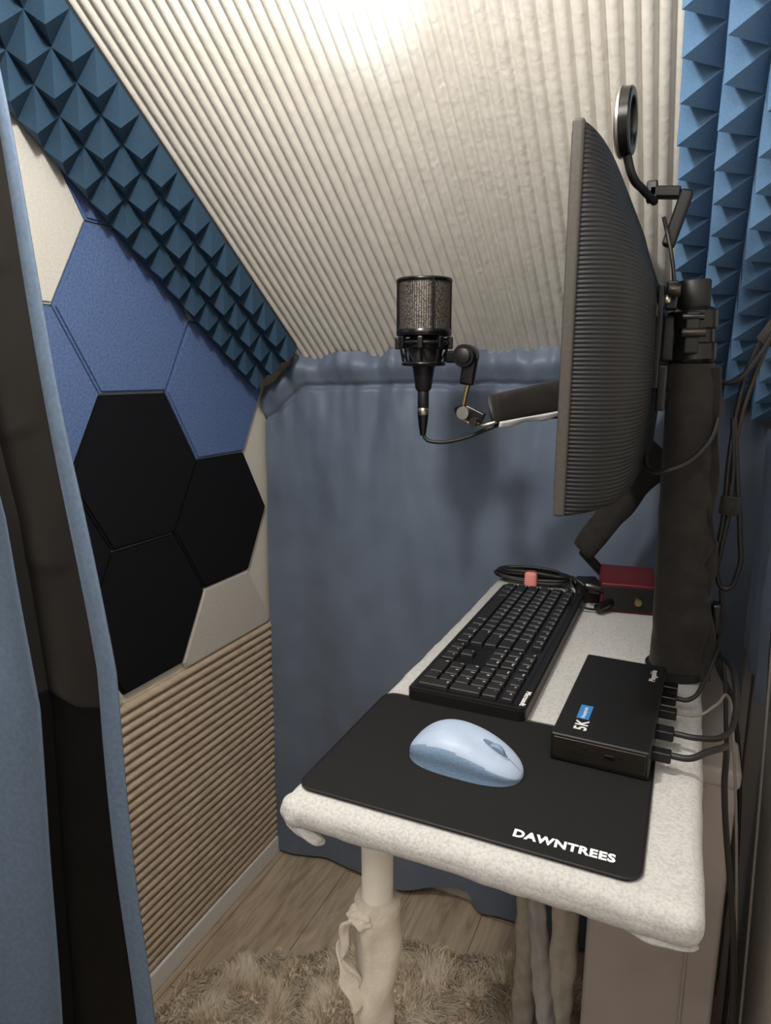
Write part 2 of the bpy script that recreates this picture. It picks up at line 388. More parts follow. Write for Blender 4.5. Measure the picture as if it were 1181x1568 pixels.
def wrapped_leg(name,p1,p2,r,m,amp=.25,seed=0,parent=D):
    n=32;k=90;vs=[];fs=[];p1=Vector(p1);p2=Vector(p2)
    for j in range(k+1):
        t=j/k;c=p1.lerp(p2,t)
        for i in range(n):
            a=2*math.pi*i/n
            rr=r*(1+amp*nz(math.cos(a)*1.1+seed,math.sin(a)*1.1,t*7)+.07*math.sin(t*70+2*a+3*nz(t*8,seed)))
            vs.append(c+Vector((rr*math.cos(a),rr*math.sin(a),0)))
    for j in range(k):
        for i in range(n): fs.append((j*n+i,j*n+(i+1)%n,(j+1)*n+(i+1)%n,(j+1)*n+i))
    fs.append(tuple(range(n)));fs.append(tuple(k*n+i for i in range(n)))
    return fixn(meshobj(name,vs,fs,m,parent,True))
cyl("leg_front_left",(-.262,.56,0.0),(-.262,.56,.856),.0165,M['leg'],D)
wrapped_leg("leg_wrap_front_left",(-.263,.558,.715),(-.266,.558,.03),.0225,M['wrap'],.35,1)
def tiefn(s,t):
    z=lerp(.712,.60,t);x=-.270-.016*math.sin(math.pi*min(1,t*1.25))-s*.012+.003*math.sin(t*20+s*3)
    y=.536+.006*math.sin(s*5+t*9)-.004*t
    return (x,y,z-.012*s)
grid("cloth_tie",tiefn,14,40,M['wrap'],D,thick=.004)
blob("cloth_knot",(-.272,.540,.700),(.014,.010,.012),M['wrap'],D,amp=.4,seed=5)
wrapped_leg("leg_back_left",(-.205,1.10,.853),(-.205,1.10,.0),.022,M['wrap'],.25,11)
wrapped_leg("leg_back_right",(-.125,1.0,.853),(-.125,1.0,.0),.021,M['wrap'],.25,15)
wrapped_leg("leg_brace",(-.20,1.05,.50),(-.115,.93,.02),.015,M['wrap2'],.25,19)
box("frame_clamp",(-.165,1.02,.838),(.05,.04,.03),M['blk'],D)
# ---------------------------------------------------------------- mouse pad
def rrect(x0,x1,y0,y1,r,n=8):
    out=[]
    for cx,cy,a0 in ((x1-r,y1-r,0),(x0+r,y1-r,90),(x0+r,y0+r,180),(x1-r,y0+r,270)):
        for k in range(n+1):
            a=math.radians(a0+90*k/n);out.append((cx+r*math.cos(a),cy+r*math.sin(a)))
    return out
def slab(name,poly,z0,z1,m,parent=None,bev=.0006):
    bm=bmesh.new();f=bm.faces.new([bm.verts.new((x,y,z0)) for x,y in poly])
    r=bmesh.ops.extrude_face_region(bm,geom=[f]);top=[v for v in r['geom'] if isinstance(v,bmesh.types.BMVert)]
    for v in top:v.co.z=z1
    bmesh.ops.recalc_face_normals(bm,faces=bm.faces)
    if bev:
        te=[e for e in bm.edges if all(v in top for v in e.verts)];bmesh.ops.bevel(bm,geom=te,offset=bev,segments=2,affect='EDGES')
    me=bpy.data.meshes.new(name);bm.to_mesh(me);bm.free();me.materials.append(m)
    o=link(bpy.data.objects.new(name,me),parent);return o
P=group("mouse_pad",(-.155,.575,.882))
PZ=.8807
pp=rrect(-.303,-.008,.474,.677,.014)
slab("pad_cloth",pp,PZ,PZ+.0028,M['pad'],P)
tube("stitched_edge",[Vector((x,y,PZ+.0022)) for x,y in pp],.0012,M['blk'],P,cyclic=True,res=3)
vs=[];fs=[]
pl=[Vector((x,y,PZ+.0035)) for x,y in pp]
for a,b in zip(pl,pl[1:]+pl[:1]):
    L=(b-a).length;n=max(1,int(L/.0022));d=(b-a).normalized();nn=Vector((-d.y,d.x,0))
    for k in range(n):
        c=a.lerp(b,(k+.5)/n);q=len(vs)
        vs+= [c-d*.0004-nn*.001,c+d*.0004-nn*.001,c+d*.0004+nn*.001,c-d*.0004+nn*.001];fs.append((q,q+1,q+2,q+3))
meshobj("stitches",vs,fs,M['key'],P)
text("pad_print",[("DAWNTREES",.0128,Matrix.Translation((-.107,.4862,PZ+.0030))@Matrix.Rotation(math.radians(1),4,'Z'),.0005)],M['white'],P)
# ---------------------------------------------------------------- mouse
def mouse():
    G=group("computer_mouse",(-.172,.573,PZ+.0028));L=.112;nu,nv=60,44
    R=Matrix.Translation((-.1735,.571,PZ+.0030))@Matrix.Rotation(math.radians(-3),4,'Z')
    def w(a): return .0325*(max(0,1-abs(2*a-1)**2.9)**.42)*(1-.07*a)
    def h(a):
        base=max(0,1-abs(2*a-1)**3.4)**.42
        return base*(.0345*math.exp(-((a-.38)/.66)**2))
    vs=[];fs=[];fm=[]
    for i in range(nu+1):
        a=.5-.5*math.cos(math.pi*i/nu);x=(a-.5)*L;W=max(w(a),1e-5);H=max(h(a),1e-5)
        for j in range(nv+1):
            th=math.pi*j/nv;c=math.cos(th);s_=math.sin(th)
            y=W*math.copysign(abs(c)**.55,c);z=H*abs(s_)**.72
            pin=1-.10*math.exp(-((z/H-.15)/.35)**2)
            vs.append(R@Vector((x,y*pin,z)))
    for i in range(nu):
        for j in range(nv):
            a=i*(nv+1)+j;fs.append((a,a+1,a+nv+2,a+nv+1))
            aa=.5-.5*math.cos(math.pi*(i+.5)/nu);t=(j+.5)/nv
            lim=.17+.09*(1-aa)
            fm.append(1 if (t<lim or t>1-lim) else 0)
    fixn(meshobj("shell",vs,fs,[M['mT'],M['mS']],G,True,fm))
    nt=M['mS'].node_tree;b=nt.nodes["Principled BSDF"];v=nt.nodes.new("ShaderNodeTexVoronoi");v.inputs["Scale"].default_value=480
    tc=nt.nodes.new("ShaderNodeTexCoord");bp=nt.nodes.new("ShaderNodeBump");bp.inputs["Distance"].default_value=.0004;bp.inputs["Strength"].default_value=.5
    nt.links.new(tc.outputs["Object"],v.inputs[0]);nt.links.new(v.outputs["Distance"],bp.inputs["Height"]);nt.links.new(bp.outputs[0],b.inputs["Normal"])
    a=.765
    def pt(a,y,dz=0):
        W=w(a);H=h(a);c=min(.999,abs(y)/W)**(1/.55);s_=math.sqrt(max(0,1-c*c));return R@Vector(((a-.5)*L,y,H*s_**.72+dz))
    ring=[];n=24
    for k in range(n):
        an=2*math.pi*k/n;ring.append(pt(a+.115*math.cos(an),.0058*math.sin(an),.0003))
    tube("wheel_slot_rim",ring,.0007,M['mT'],G,cyclic=True,res=2)
    meshobj("wheel_slot",[p for p in ring]+[pt(a,0,.0004)],[(i,(i+1)%n,n) for i in range(n)],M['mW'],G,True)
    c=pt(a,0,-.0045);q=R.to_3x3()@Vector((0,.003,0))
    lathe("scroll_wheel",c-q,c+q,[(0,.0075),(.2,.0088),(.8,.0088),(1,.0075)],M['mS'],G)
    tube("button_split",[pt(a+.115+.02*k,0,.0001) for k in range(0,6)],.0003,M['mW'],G,res=2)
mouse()
# ---------------------------------------------------------------- keyboard
def keyboard():
    G=group("computer_keyboard",(-.207,.887,DZ));x0,x1,y0,y1=-.276,-.139,.670,1.105
    z0=.885
    slab("case",rrect(x0,x1,y0,y1,.009),z0-.003,z0+.0125,M['blk'],G,bev=.002)
    slab("key_well",rrect(x0+.006,x1-.010,y0+.007,y1-.007,.004),z0+.012,z0+.0132,M['blk2'],G,bev=0)
    u=(y1-y0-.018)/22.6;ru=.0190
    vs=[];fs=[];lab=[]
    def key(s,row,w,h=1,txt="",hs=1.0):
        ya=y1-.009-s*u;yb=ya-w*u;xa=x0+.0085+row*ru;xb=xa+h*ru*hs
        g=.0009;zb=z0+.0125;zt=z0+.0175;tp=.0013
        b=len(vs)
        A=(xa+g,xb-g,yb+g,ya-g)
        for (ins,z) in ((0,zb),(.0004,zt-.001),(tp,zt)):
            X0,X1,Y0_,Y1_=A[0]+ins,A[1]-ins,A[2]+ins,A[3]-ins
            for p in rrect(X0,X1,Y0_,Y1_,.0015,2): vs.append((p[0],p[1],z))
        n=12
        for l in range(2):
            for i in range(n): fs.append((b+l*n+i,b+l*n+(i+1)%n,b+(l+1)*n+(i+1)%n,b+(l+1)*n+i))
        fs.append(tuple(b+2*n+i for i in range(n)))
        if txt:
            sz=.0052 if len(txt)==1 else .0030
            lab.append((txt,sz,Matrix.Translation((xb-.0018-sz*.75-.001,ya-.0035,zt+.00012))@Matrix.Rotation(-math.pi/2,4,'Z'),0.0001))
    def row(r,lst,s=0):
        for w,t in lst:
            if t is not None: key(s,r,w,1,t)
            s+=w
    row(0,[(1.25,"Ctrl"),(1.25,"Win"),(1.25,"Alt"),(6.25," "),(1.25,"Alt"),(1.25,"Fn"),(1.25,"Menu"),(1.25,"Ctrl"),(.3,None),(1,"<"),(1,"v"),(1,">"),(.3,None),(2,"0"),(1,"."),])
    row(1,[(2.25,"Shift")]+[(1,c) for c in "ZXCVBNM,./"]+[(2.75,"Shift"),(.3,None),(1,None),(1,"^"),(1,None),(.3,None)]+[(1,c) for c in "123"])
    row(2,[(1.75,"Caps")]+[(1,c) for c in "ASDFGHJKL;'"]+[(2.25,"Enter"),(.3,None),(3,None),(.3,None)]+[(1,c) for c in "456"])
    row(3,[(1.5,"Tab")]+[(1,c) for c in "QWERTYUIOP[]"]+[(1.5,"\\"),(.3,None),(1,"Del"),(1,"End"),(1,"PgDn"),(.3,None)]+[(1,c) for c in "789"])
    row(4,[(1,c) for c in "`1234567890-="]+[(2,"Bksp"),(.3,None),(1,"Ins"),(1,"Home"),(1,"PgUp"),(.3,None),(1,"Num"),(1,"/"),(1,"*"),(1,"-")])
    key(15+3.6+3,2,1,2,"+");key(15+3.6+3,0,1,2,"Ent")
    s=0
    for w,t in [(1,"Esc"),(.35,None)]+[(1.06,"F%d"%i) for i in range(1,13)]+[(.93,None),(.3,None)]+[(1,"Prt"),(1,"Scr"),(1,"Pau"),(.3,None)]+[(1,"Calc"),(1,"-"),(1,"+"),(1,"x")]:
        if t: key(s,5.15,w,1,t,hs=.8)
        s+=w
    fixn(meshobj("keycaps",vs,fs,M['key'],G,False));text("key_legends",lab,M['legend'],G,extrude=0)
    text("maker_print",[("Microsoft",.0085,Matrix.Translation((x1-.0085,y0+.046,z0+.0129))@Matrix.Rotation(-math.pi/2,4,'Z'),.0002)],M['white'],G)
    box("foot_left",(x1-.014,y1-.03,DZ+.003),(.012,.03,.006),M['blk'],G,bevel=.001)
    box("foot_right",(x1-.014,y0+.03,DZ+.003),(.012,.03,.006),M['blk'],G,bevel=.001)
    tube("keyboard_cable",[(x1-.003,1.06,.890),(-.12,1.065,.886),(-.105,1.075,.886)],.0018,M['cable'],G)
keyboard()
# ---------------------------------------------------------------- dock
def dock():
    G=group("docking_station",(-.053,.715,.883))
    box("body",(-.0535,.715,.8980),(.090,.208,.028),M['blk'],G,bevel=.0022,rot=(0,0,math.radians(-1.5)))
    R=Matrix.Translation((-.0535,.715,.8985))@Matrix.Rotation(math.radians(-1.5),4,'Z')
    def at(x,y,z): return R@Vector((x,y,z))
    rz=math.radians(-1.5)
    box("front_plate",at(0,-.1042,0),(.084,.0014,.021),M['metalk'],G,bevel=.0006,rot=(0,0,rz))
    box("lock_slot",at(.010,-.1052,.001),(.009,.001,.004),M['blk2'],G,bevel=.0003,rot=(0,0,rz))
    T=lambda x,y,a: R@Matrix.Translation((x,y,.0137))@Matrix.Rotation(a,4,'Z')
    text("model_print",[("5K",.017,T(-.015,-.089,math.pi/2*1),.0004)],M['legend'],G)
    box("blue_label",at(-.022,-.050,.0137),(.012,.030,.0003),M['blue'],G,bevel=0,rot=(0,0,rz))
    text("label_print",[("DisplayLink",.0048,T(-.0205,-.064,math.pi/2)@Matrix.Translation((0,0,.0003)),.0001),("Plugable",.009,T(.036,.055,math.pi/2),.0002)],M['legend'],G)
    for k,(y,w) in enumerate(((-.075,.012),(-.03,.016),(.015,.012))):
        box("port_plug_%d"%k,at(.052,y,-.001),(.020,w,.010),M['blk'],G,bevel=.0015,rot=(0,0,rz))
        box("port_tip_%d"%k,at(.044,y,-.001),(.006,w*.8,.007),M['metal'],G,bevel=.0005,rot=(0,0,rz))
    for k,(y,w) in enumerate(((.05,.014),(.078,.014))):
        box("plug_back_%d"%k,at(.050,y,-.001),(.020,w,.010),M['blk2'],G,bevel=.0015,rot=(0,0,rz))
dock()
Cb=group("dock_cables",(.05,.7,.88))
tube("video_cable",[(.006,.640,.898),(.022,.640,.899),(.036,.652,.902),(.050,.672,.899),(.056,.70,.885),(.060,.72,.83),(.090,.73,.6),(.092,.70,.3),(.092,.66,.02)],.0032,M['cable'],Cb)
tube("usb_cable",[(.006,.685,.898),(.030,.685,.898),(.052,.70,.897),(.064,.74,.905),(.062,.79,.93),(.050,.84,.925),(.052,.87,.90),(.070,.88,.86),(.098,.88,.6),(.098,.87,.05)],.0030,M['cable'],Cb)
tube("charging_cable",[(.006,.73,.898),(.028,.73,.90),(.045,.75,.905),(.060,.79,.90),(.068,.79,.86),(.10,.78,.5),(.10,.76,.05)],.0016,M['cable2'],Cb)
tube("network_cable",[(.006,.765,.899),(.02,.765,.90),(.035,.79,.915),(.046,.83,.935),(.050,.86,.93),(.058,.865,.90),(.066,.85,.83),(.105,.83,.5),(.105,.82,.05)],.0026,M['cable'],Cb)
tube("hanging_cable",[(.10,1.0,1.30),(.105,.98,1.15),(.11,.92,.95),(.112,.86,.7),(.112,.80,.4),(.11,.78,.05)],.0016,M['cable2'],Cb)
# ---------------------------------------------------------------- monitor
def monitor():
    G=group("computer_monitor",(-.1,.87,1.29));y0,y1,z0,z1=.60,1.14,1.126,1.450;xf=-.108;xb=-.098
    box("bezel_frame",((xf+xb)/2,(y0+y1)/2,(z0+z1)/2),(xb-xf,y1-y0,z1-z0),M['bezel'],G,bevel=.0025)
    box("screen_panel",(xf-.0004,(y0+y1)/2,(z0+z1)/2+.003),(.001,y1-y0-.012,z1-z0-.022),M['screen'],G,bevel=.0003)
    def fn(s,t):
        a=-math.cos(math.pi*s);b=-math.cos(math.pi*t)
        ea=max(0,1-abs(a)**7.0)**.42
        eb=max(0,1-abs(b)**(34 if b<0 else 18))**.42
        Tz=interp(b,[(-1,.047),(-.35,.053),(.2,.052),(1,.018)])
        return (xb+Tz*ea*eb,lerp(y0+.003,y1-.003,(a+1)/2),lerp(z0+.001,z1-.003,(b+1)/2))
    grid("back_shell",fn,120,120,M['ribk'],G)
    text("maker_print",[("DELL",.016,Matrix(((0,0,1,-.0440),(1,0,0,.765),(0,1,0,1.31),(0,0,0,1))),.0002)],M['bezel'],G)
monitor()
def pole():
    G=group("monitor_pole_mount",(-.003,.88,DZ))
    b=Vector((.006,.882,DZ+.001));t=Vector((-.012,.875,1.352))
    ax=(t-b).normalized()
    cyl("clamp_base",(.004,.882,DZ+.0005),(.004,.882,DZ+.012),.036,M['blk'],G)
    cyl("pole",b,t,.0165,M['metalk'],G)
    q=lambda z:b+ax*((z-b.z)/ax.z)
    cyl("pole_cap",q(1.320),q(1.354),.0178,M['blk'],G)
    lathe("clamp_collar",q(1.262),q(1.324),[(0,.022),(.08,.0265),(.35,.0265),(.38,.024),(.6,.024),(.63,.027),(.93,.027),(1,.020)],M['blk2'],G)
    box("collar_lug",q(1.295)+Vector((.0,-.030,0)),(.016,.014,.046),M['blk'],G,bevel=.003)
    cyl("collar_bolt",q(1.295)+Vector((-.010,-.038,0)),q(1.295)+Vector((.014,-.038,0)),.005,M['metalk'],G)
    cyl("collar_bolt_upper",q(1.312)+Vector((-.010,-.034,0)),q(1.312)+Vector((.012,-.034,0)),.004,M['blk2'],G)
    n=72;k=220;vs=[];fs=[]
    for j in range(k+1):
        s=j/k;z=lerp(DZ+.002,1.262,s);c=q(z)
        r=interp(z,[(.88,.0335),(.95,.0310),(1.05,.0290),(1.2,.0265),(1.262,.0240)])
        cr=interp(z,[(.88,.25),(.93,1),(1.08,1),(1.13,.5),(1.262,.35)])
        for i in range(n):
            a=2*math.pi*i/n
            pk=max(0,math.cos(a+.45))**3
            # horizontal gathers concentrated at the seam side
            gth=math.sin(z*150+3.0*nz(z*12,3)+2*math.sin(a))*pk
            rr=r*(1+.05*nz(math.cos(a)*1.5,math.sin(a)*1.5,z*7)+.06*cr*nz(math.cos(a)*1.6,math.sin(a)*1.6,z*40))+cr*(.0018*gth+pk*.006*abs(math.sin(z*58+2.5*nz(z*14,1))))
            vs.append(c+Vector((rr*math.cos(a),rr*math.sin(a),0)))
    for j in range(k):
        for i in range(n): fs.append((j*n+i,j*n+(i+1)%n,(j+1)*n+(i+1)%n,(j+1)*n+i))
    fs.append(tuple(k*n+i for i in range(n)));fs.append(tuple(range(n)))
    fixn(meshobj("fabric_sleeve",vs,fs,M['sleeve'],G,True))
    def ff(s,t):
        z=lerp(DZ+.004,1.258,t);c=q(z);r=interp(z,[(.88,.033),(.95,.0305),(1.05,.0285),(1.2,.026),(1.262,.0235)])
        cr=interp(z,[(.88,.3),(.93,1),(1.08,1),(1.13,.5),(1.262,.3)])
        a=-.45;k=r+s*(.011+.004*cr*math.sin(z*62));return c+Vector((k*math.cos(a),k*math.sin(a)-.005*cr*math.sin(z*95)*s,0))
    grid("sleeve_seam_flap",ff,6,180,M['sleeve'],G,thick=.0018)
    box("vesa_plate",(-.043,.87,1.29),(.006,.11,.11),M['blk2'],G,bevel=.001)
    box("tilt_head",(-.034,.872,1.29),(.014,.03,.05),M['blk'],G,bevel=.003)
    for z in (1.25,1.33):
        for y in (.83,.91): cyl("screw",(-.040,y,z),(-.034,y,z),.005,M['metal'],G)
    box("rail_upper",(-.033,.84,1.335),(.012,.02,.03),M['blk2'],G,bevel=.002)
    box("rail_lower",(-.036,.83,1.235),(.010,.016,.05),M['blk2'],G,bevel=.002)
    cyl("tilt_knob",(-.036,.815,1.338),(-.024,.815,1.338),.007,M['metalk'],G)
pole()
def ringlight():
    G=group("ring_light",(-.085,.80,1.5))
    c=Vector((-.088,.80,1.505));n=Vector((math.cos(math.radians(-3)),math.sin(math.radians(-3)),0))
    lathe("ring_body",c-n*.0065,c+n*.0065,[(0,.024),(0,.031),(.12,.0325),(.88,.0325),(1,.031),(1,.024),(.9,.023),(.1,.023),(0,.024)],M['blk2'],G,n=48,caps=False)
    lathe("ring_rim",c-n*.0085,c-n*.0040,[(0,.0315),(.5,.0338),(1,.0338)],M['metal'],G,n=48)
    lathe("ring_face",c-n*.002,c+n*.001,[(0,.023),(1,.023)],M['metalk'],G,n=48)
    tube("stem",[c+Vector((.002,0,-.031)),c+Vector((.007,.01,-.048)),(-.072,.85,1.450),(-.062,.89,1.445)],.0045,M['blk'],G)
    box("bracket_top",(-.052,.90,1.456),(.034,.018,.012),M['blk'],G,bevel=.002,rot=(0,math.radians(6),0))
    box("bracket_drop",(-.036,.90,1.426),(.014,.020,.062),M['blk'],G,bevel=.003,rot=(0,math.radians(16),0))
    box("bracket_back",(-.066,.90,1.458),(.012,.018,.022),M['blk2'],G,bevel=.002)
ringlight()
# ---------------------------------------------------------------- microphone on boom
def mic():
    G=group("studio_microphone",(-.386,1.0,1.3))
    cx,cy=-.387,1.0
    V=lambda z,x=0,y=0:Vector((cx+x,cy+y,z))
    zt,zb=1.388,1.312
    n=72;vs=[];fs=[];r=.0405
    def ringm(name,z,h,r0,m):
        lathe(name,V(z-h/2),V(z+h/2),[(0,r0-.002),(0,r0),(.3,r0+.001),(.7,r0+.001),(1,r0),(1,r0-.002),(0,r0-.002)],m,G,n=64,caps=False)
    lathe("pop_filter_screen",V(zb),V(zt),[(0,r-.0015),(1,r-.0015)],M['net'],G,n=64,caps=False)
    lathe("pop_filter_lining",V(zb+.002),V(zt-.002),[(0,r-.0035),(1,r-.0035)],M['sleeve'],G,n=48)
    for i in range(n):
        a=2*math.pi*i/n;b=len(vs)
        for z in (zb,zt):
            for d in (-.010,.010): vs.append((cx+r*math.cos(a+d),cy+r*math.sin(a+d),z))
        fs.append((b,b+1,b+3,b+2))
    meshobj("vertical_wires",vs,fs,M['blk'],G)
    ringm("rim_top",zt,.005,r+.001,M['blk2']);ringm("rim_bottom",zb,.009,r+.001,M['blk2'])
    for a in (.6,2.2,3.8,5.4): box("cage_strut",V((zt+zb)/2,(r+.0008)*math.cos(a),(r+.0008)*math.sin(a)),(.003,.003,zt-zb),M['blk2'],G,bevel=.0005)
    lathe("mic_body",V(1.262),V(1.312),[(0,.020),(.08,.0235),(.8,.0235),(1,.018)],M['blk'],G)
    lathe("mic_lower_body",V(1.225),V(1.264),[(0,.010),(.1,.0125),(.85,.0165),(1,.018)],M['blk'],G)
    for z,R in ((1.297,.037),(1.266,.031)):
        tube("shock_ring",[V(z,R*math.cos(a),R*math.sin(a)) for a in [2*math.pi*i/16 for i in range(16)]],.0034,M['blk2'],G,cyclic=True,res=4)
    for i in range(8):
        a=2*math.pi*(i+.3)/8
        p=V(1.297,.040*math.cos(a),.040*math.sin(a));box("shock_clip",p,(.009,.009,.018),M['blk2'],G,bevel=.002,rot=(0,0,a))
        p2=V(1.266,.025*math.cos(a+.4),.025*math.sin(a+.4));cyl("elastic_cord",p,p2,.0014,M['cable'],G,bev=False,n=8)
        cyl("cage_rod",V(1.297,.037*math.cos(a),.037*math.sin(a)),V(1.266,.031*math.cos(a),.031*math.sin(a)),.002,M['blk2'],G,bev=False,n=8)
    cyl("xlr_shell",V(1.196),V(1.228),.0088,M['blk'],G)
    cyl("xlr_ring",V(1.188),V(1.199),.0092,M['metal'],G)
    lathe("xlr_boot",V(1.156),V(1.190),[(0,.0045),(.5,.007),(1,.0088)],M['blk2'],G)
    tube("xlr_cable",[V(1.160),V(1.150,.006),V(1.146,.022,.003),V(1.148,.045,.006),V(1.156,.072,.01),V(1.168,.10,.015),V(1.178,.125,.03),(-.20,1.08,1.185),(-.12,1.16,1.185)],.0030,M['cable'],G)
    box("bracket_yoke",V(1.276,.052,0),(.030,.014,.018),M['blk2'],G,bevel=.003)
    cyl("swivel_knob",V(1.277,.068,-.014),V(1.277,.068,.014),.017,M['blk2'],G)
    cyl("swivel_knob_face",V(1.277,.068,-.019),V(1.277,.068,-.013),.011,M['blk'],G)
    box("swivel_leg",V(1.256,.073,0),(.022,.014,.044),M['blk2'],G,bevel=.004,rot=(0,math.radians(8),0))
    cyl("threaded_rod",V(1.238,.073,0),V(1.190,.062,0),.0038,M['brass'],G)
mic()
def boom():
    G=group("boom_arm",(-.03,1.22,DZ))
    p=Vector((-.275,1.0,1.200));q=Vector((-.03,1.232,1.255))
    cyl("base_clamp",(-.012,1.195,DZ+.001),(-.012,1.195,DZ+.03),.022,M['blk'],G)
    cyl("post",(-.012,1.195,DZ+.03),(-.020,1.222,1.25),.009,M['blk'],G)
    box("end_fork",(-.305,1.0,1.190),(.034,.012,.020),M['blk2'],G,bevel=.003,rot=(0,math.radians(25),0))
    box("end_fork_tip",(-.325,1.0,1.196),(.018,.010,.016),M['blk2'],G,bevel=.003,rot=(0,math.radians(-20),0))
    cyl("end_knob",(-.318,.985,1.193),(-.318,1.012,1.193),.010,M['metal'],G)
    cyl("end_bolt",(-.300,.980,1.180),(-.300,1.016,1.180),.0065,M['metalk'],G)
    tube("spring_steel",[(-.325,1.0,1.184),(-.300,1.0,1.174),(-.28,1.0,1.177),(-.262,1.01,1.184)],.0028,M['metal'],G)
    n=32;k=60;vs=[];fs=[];d=(q-p)
    side=d.cross(Vector((0,0,1))).normalized();up=side.cross(d).normalized()
    for j in range(k+1):
        t=j/k;c=p.lerp(q,t);hh=lerp(.021,.030,t);ww=.014
        for i in range(n):
            a=2*math.pi*i/n;m=1+.06*nz(math.cos(a)*2,math.sin(a)*2,t*8)
            c_,s_=math.cos(a),math.sin(a)
            vs.append(c+side*(ww*math.copysign(abs(c_)**.6,c_)*m)+up*(hh*math.copysign(abs(s_)**.6,s_)*m))
    for j in range(k):
        for i in range(n): fs.append((j*n+i,j*n+(i+1)%n,(j+1)*n+(i+1)%n,(j+1)*n+i))
    fs.append(tuple(range(n)));fs.append(tuple(k*n+i for i in range(n)))
    fixn(meshobj("arm_sleeve",vs,fs,M['sleeve'],G,True))
    def fn(s,t):
        u=s*.75+.01;c=p.lerp(q,u);hh=lerp(.021,.030,u)
        return c+side*(.010-.006*t)-up*(hh-.001+.009*t+.002*math.sin(s*26)*t)
    grid("sleeve_trim",fn,40,3,M['white'],G,thick=.002)
    wl=[(-.04,1.175,1.13),(-.08,1.17,1.075),(-.115,1.165,1.02),(-.155,1.16,.955)]
    vs=[];fs=[];n=20;k=24
    for j in range(k+1):
        t=j/k*(len(wl)-1);i0=min(int(t),len(wl)-2);c=Vector(wl[i0]).lerp(Vector(wl[i0+1]),t-i0)
        dd=Vector((.7,0,.75)).normalized();nn=Vector((dd.z,0,-dd.x));W=lerp(.030,.022,j/k)
        for i in range(n):
            a=2*math.pi*i/n;m=1+.15*nz(math.cos(a)*2,math.sin(a)*2,j*.2);vs.append(c+nn*(W*math.cos(a)*m)+Vector((0,.010*math.sin(a)*m,0)))
    for j in range(k):
        for i in range(n): fs.append((j*n+i,j*n+(i+1)%n,(j+1)*n+(i+1)%n,(j+1)*n+i))
    fs.append(tuple(range(n)));fs.append(tuple(k*n+i for i in range(n)))
    fixn(meshobj("lower_sleeve",vs,fs,M['sleeve'],G,True))
    cyl("counter_arm",(-.155,1.16,.955),(-.10,1.20,.885),.008,M['blk'],G)
boom()
# ---------------------------------------------------------------- red interface box, cables, coil
G=group("audio_interface",(-.078,1.135,DZ))
box("red_case",(-.078,1.140,.9045),(.086,.115,.047),M['red'],G,bevel=.003,rot=(0,0,math.radians(8)))
box("front_panel",(-.071,1.0815,.905),(.076,.003,.038),M['blk'],G,bevel=.001,rot=(0,0,math.radians(8)))
cyl("jack_plug",(-.096,1.080,.898),(-.114,1.055,.892),.007,M['blk2'],G)
cyl("jack_plug_tip",(-.058,1.083,.903),(-.055,1.073,.903),.006,M['brass'],G)
cyl("jack_plug_upper",(-.104,1.085,.915),(-.137,1.080,.918),.009,M['blk2'],G)
box("adapter_block",(-.138,1.13,.898),(.034,.045,.034),M['blk'],G,bevel=.004,rot=(0,0,math.radians(20)))
tube("adapter_cable",[(-.137,1.080,.918),(-.155,1.09,.925),(-.165,1.12,.915),(-.16,1.15,.89)],.003,M['cable'],G)
G=group("coiled_cable",(-.242,1.175,.89))
for k in range(11):
    rx=.058+.008*random.uniform(-1,1);ry=.020+.005*random.uniform(-1,1);zz=.8855+.0036*(k%6);cx=-.242+random.uniform(-.004,.004);cyy=1.178+random.uniform(-.003,.003)
    pts=[]
    for i in range(14):
        a=2*math.pi*i/14;pts.append((cx+rx*math.cos(a),cyy+ry*math.sin(a)*(.75+.25*abs(math.cos(a))),zz+.002*math.sin(a*2+k)+.0012))
    tube("cable_loop_%d"%k,pts,.0029,M['cable'],G,cyclic=True,res=5)
box("tie_band",(-.240,1.160,.8945),(.022,.022,.028),M['salmon'],G,bevel=.006)
tube("cable_tail",[(-.19,1.165,.892),(-.172,1.15,.888),(-.165,1.14,.886)],.0026,M['cable'],G)
G=group("monitor_cables",(.03,.88,1.1))
tube("power_cable_front",[(-.050,.86,1.160),(-.040,.83,1.142),(-.02,.82,1.145),(.010,.84,1.165),(.024,.86,1.195),(.022,.87,1.235),(.008,.88,1.262)],.0030,M['cable'],G)
tube("display_cable",[(-.050,.88,1.425),(-.040,.87,1.39),(-.034,.86,1.36),(-.032,.86,1.34)],.0022,M['cable'],G)
tube("bundle_a",[(.10,.86,1.40),(.085,.87,1.36),(.072,.885,1.31),(.055,.895,1.27),(.046,.90,1.22),(.042,.90,1.15),(.042,.90,1.08),(.040,.90,1.05)],.0030,M['cable'],G)
tube("bundle_b",[(.105,.87,1.40),(.09,.88,1.35),(.074,.89,1.30),(.060,.90,1.25),(.050,.90,1.20),(.047,.90,1.13),(.047,.90,1.07)],.0028,M['metalk'],G)
tube("bundle_c",[(.095,.86,1.38),(.08,.87,1.33),(.06,.88,1.27),(.03,.89,1.24),(.015,.90,1.262)],.0028,M['cable'],G)
tube("cable_loop",[(.044,.90,1.20),(.054,.90,1.12),(.062,.90,1.06),(.064,.90,1.015),(.052,.90,.992),(.042,.90,1.005),(.043,.90,1.04),(.047,.90,1.08),(.048,.90,1.13),(.042,.90,1.20)],.0032,M['cable'],G)
cyl("velcro_tie_upper",(.066,.89,1.285),(.078,.884,1.305),.011,M['sleeve'],G)
cyl("velcro_tie_lower",(.047,.90,1.085),(.048,.90,1.107),.011,M['sleeve'],G)
tube("rear_cable",[(.048,.90,.99),(.052,.90,.94),(.044,.905,.91)],.003,M['cable'],G)
box("cable_clip",(.044,.895,.955),(.014,.02,.04),M['blk2'],G,bevel=.005)
G=group("fabric_storage_box",(.0,1.0,0))
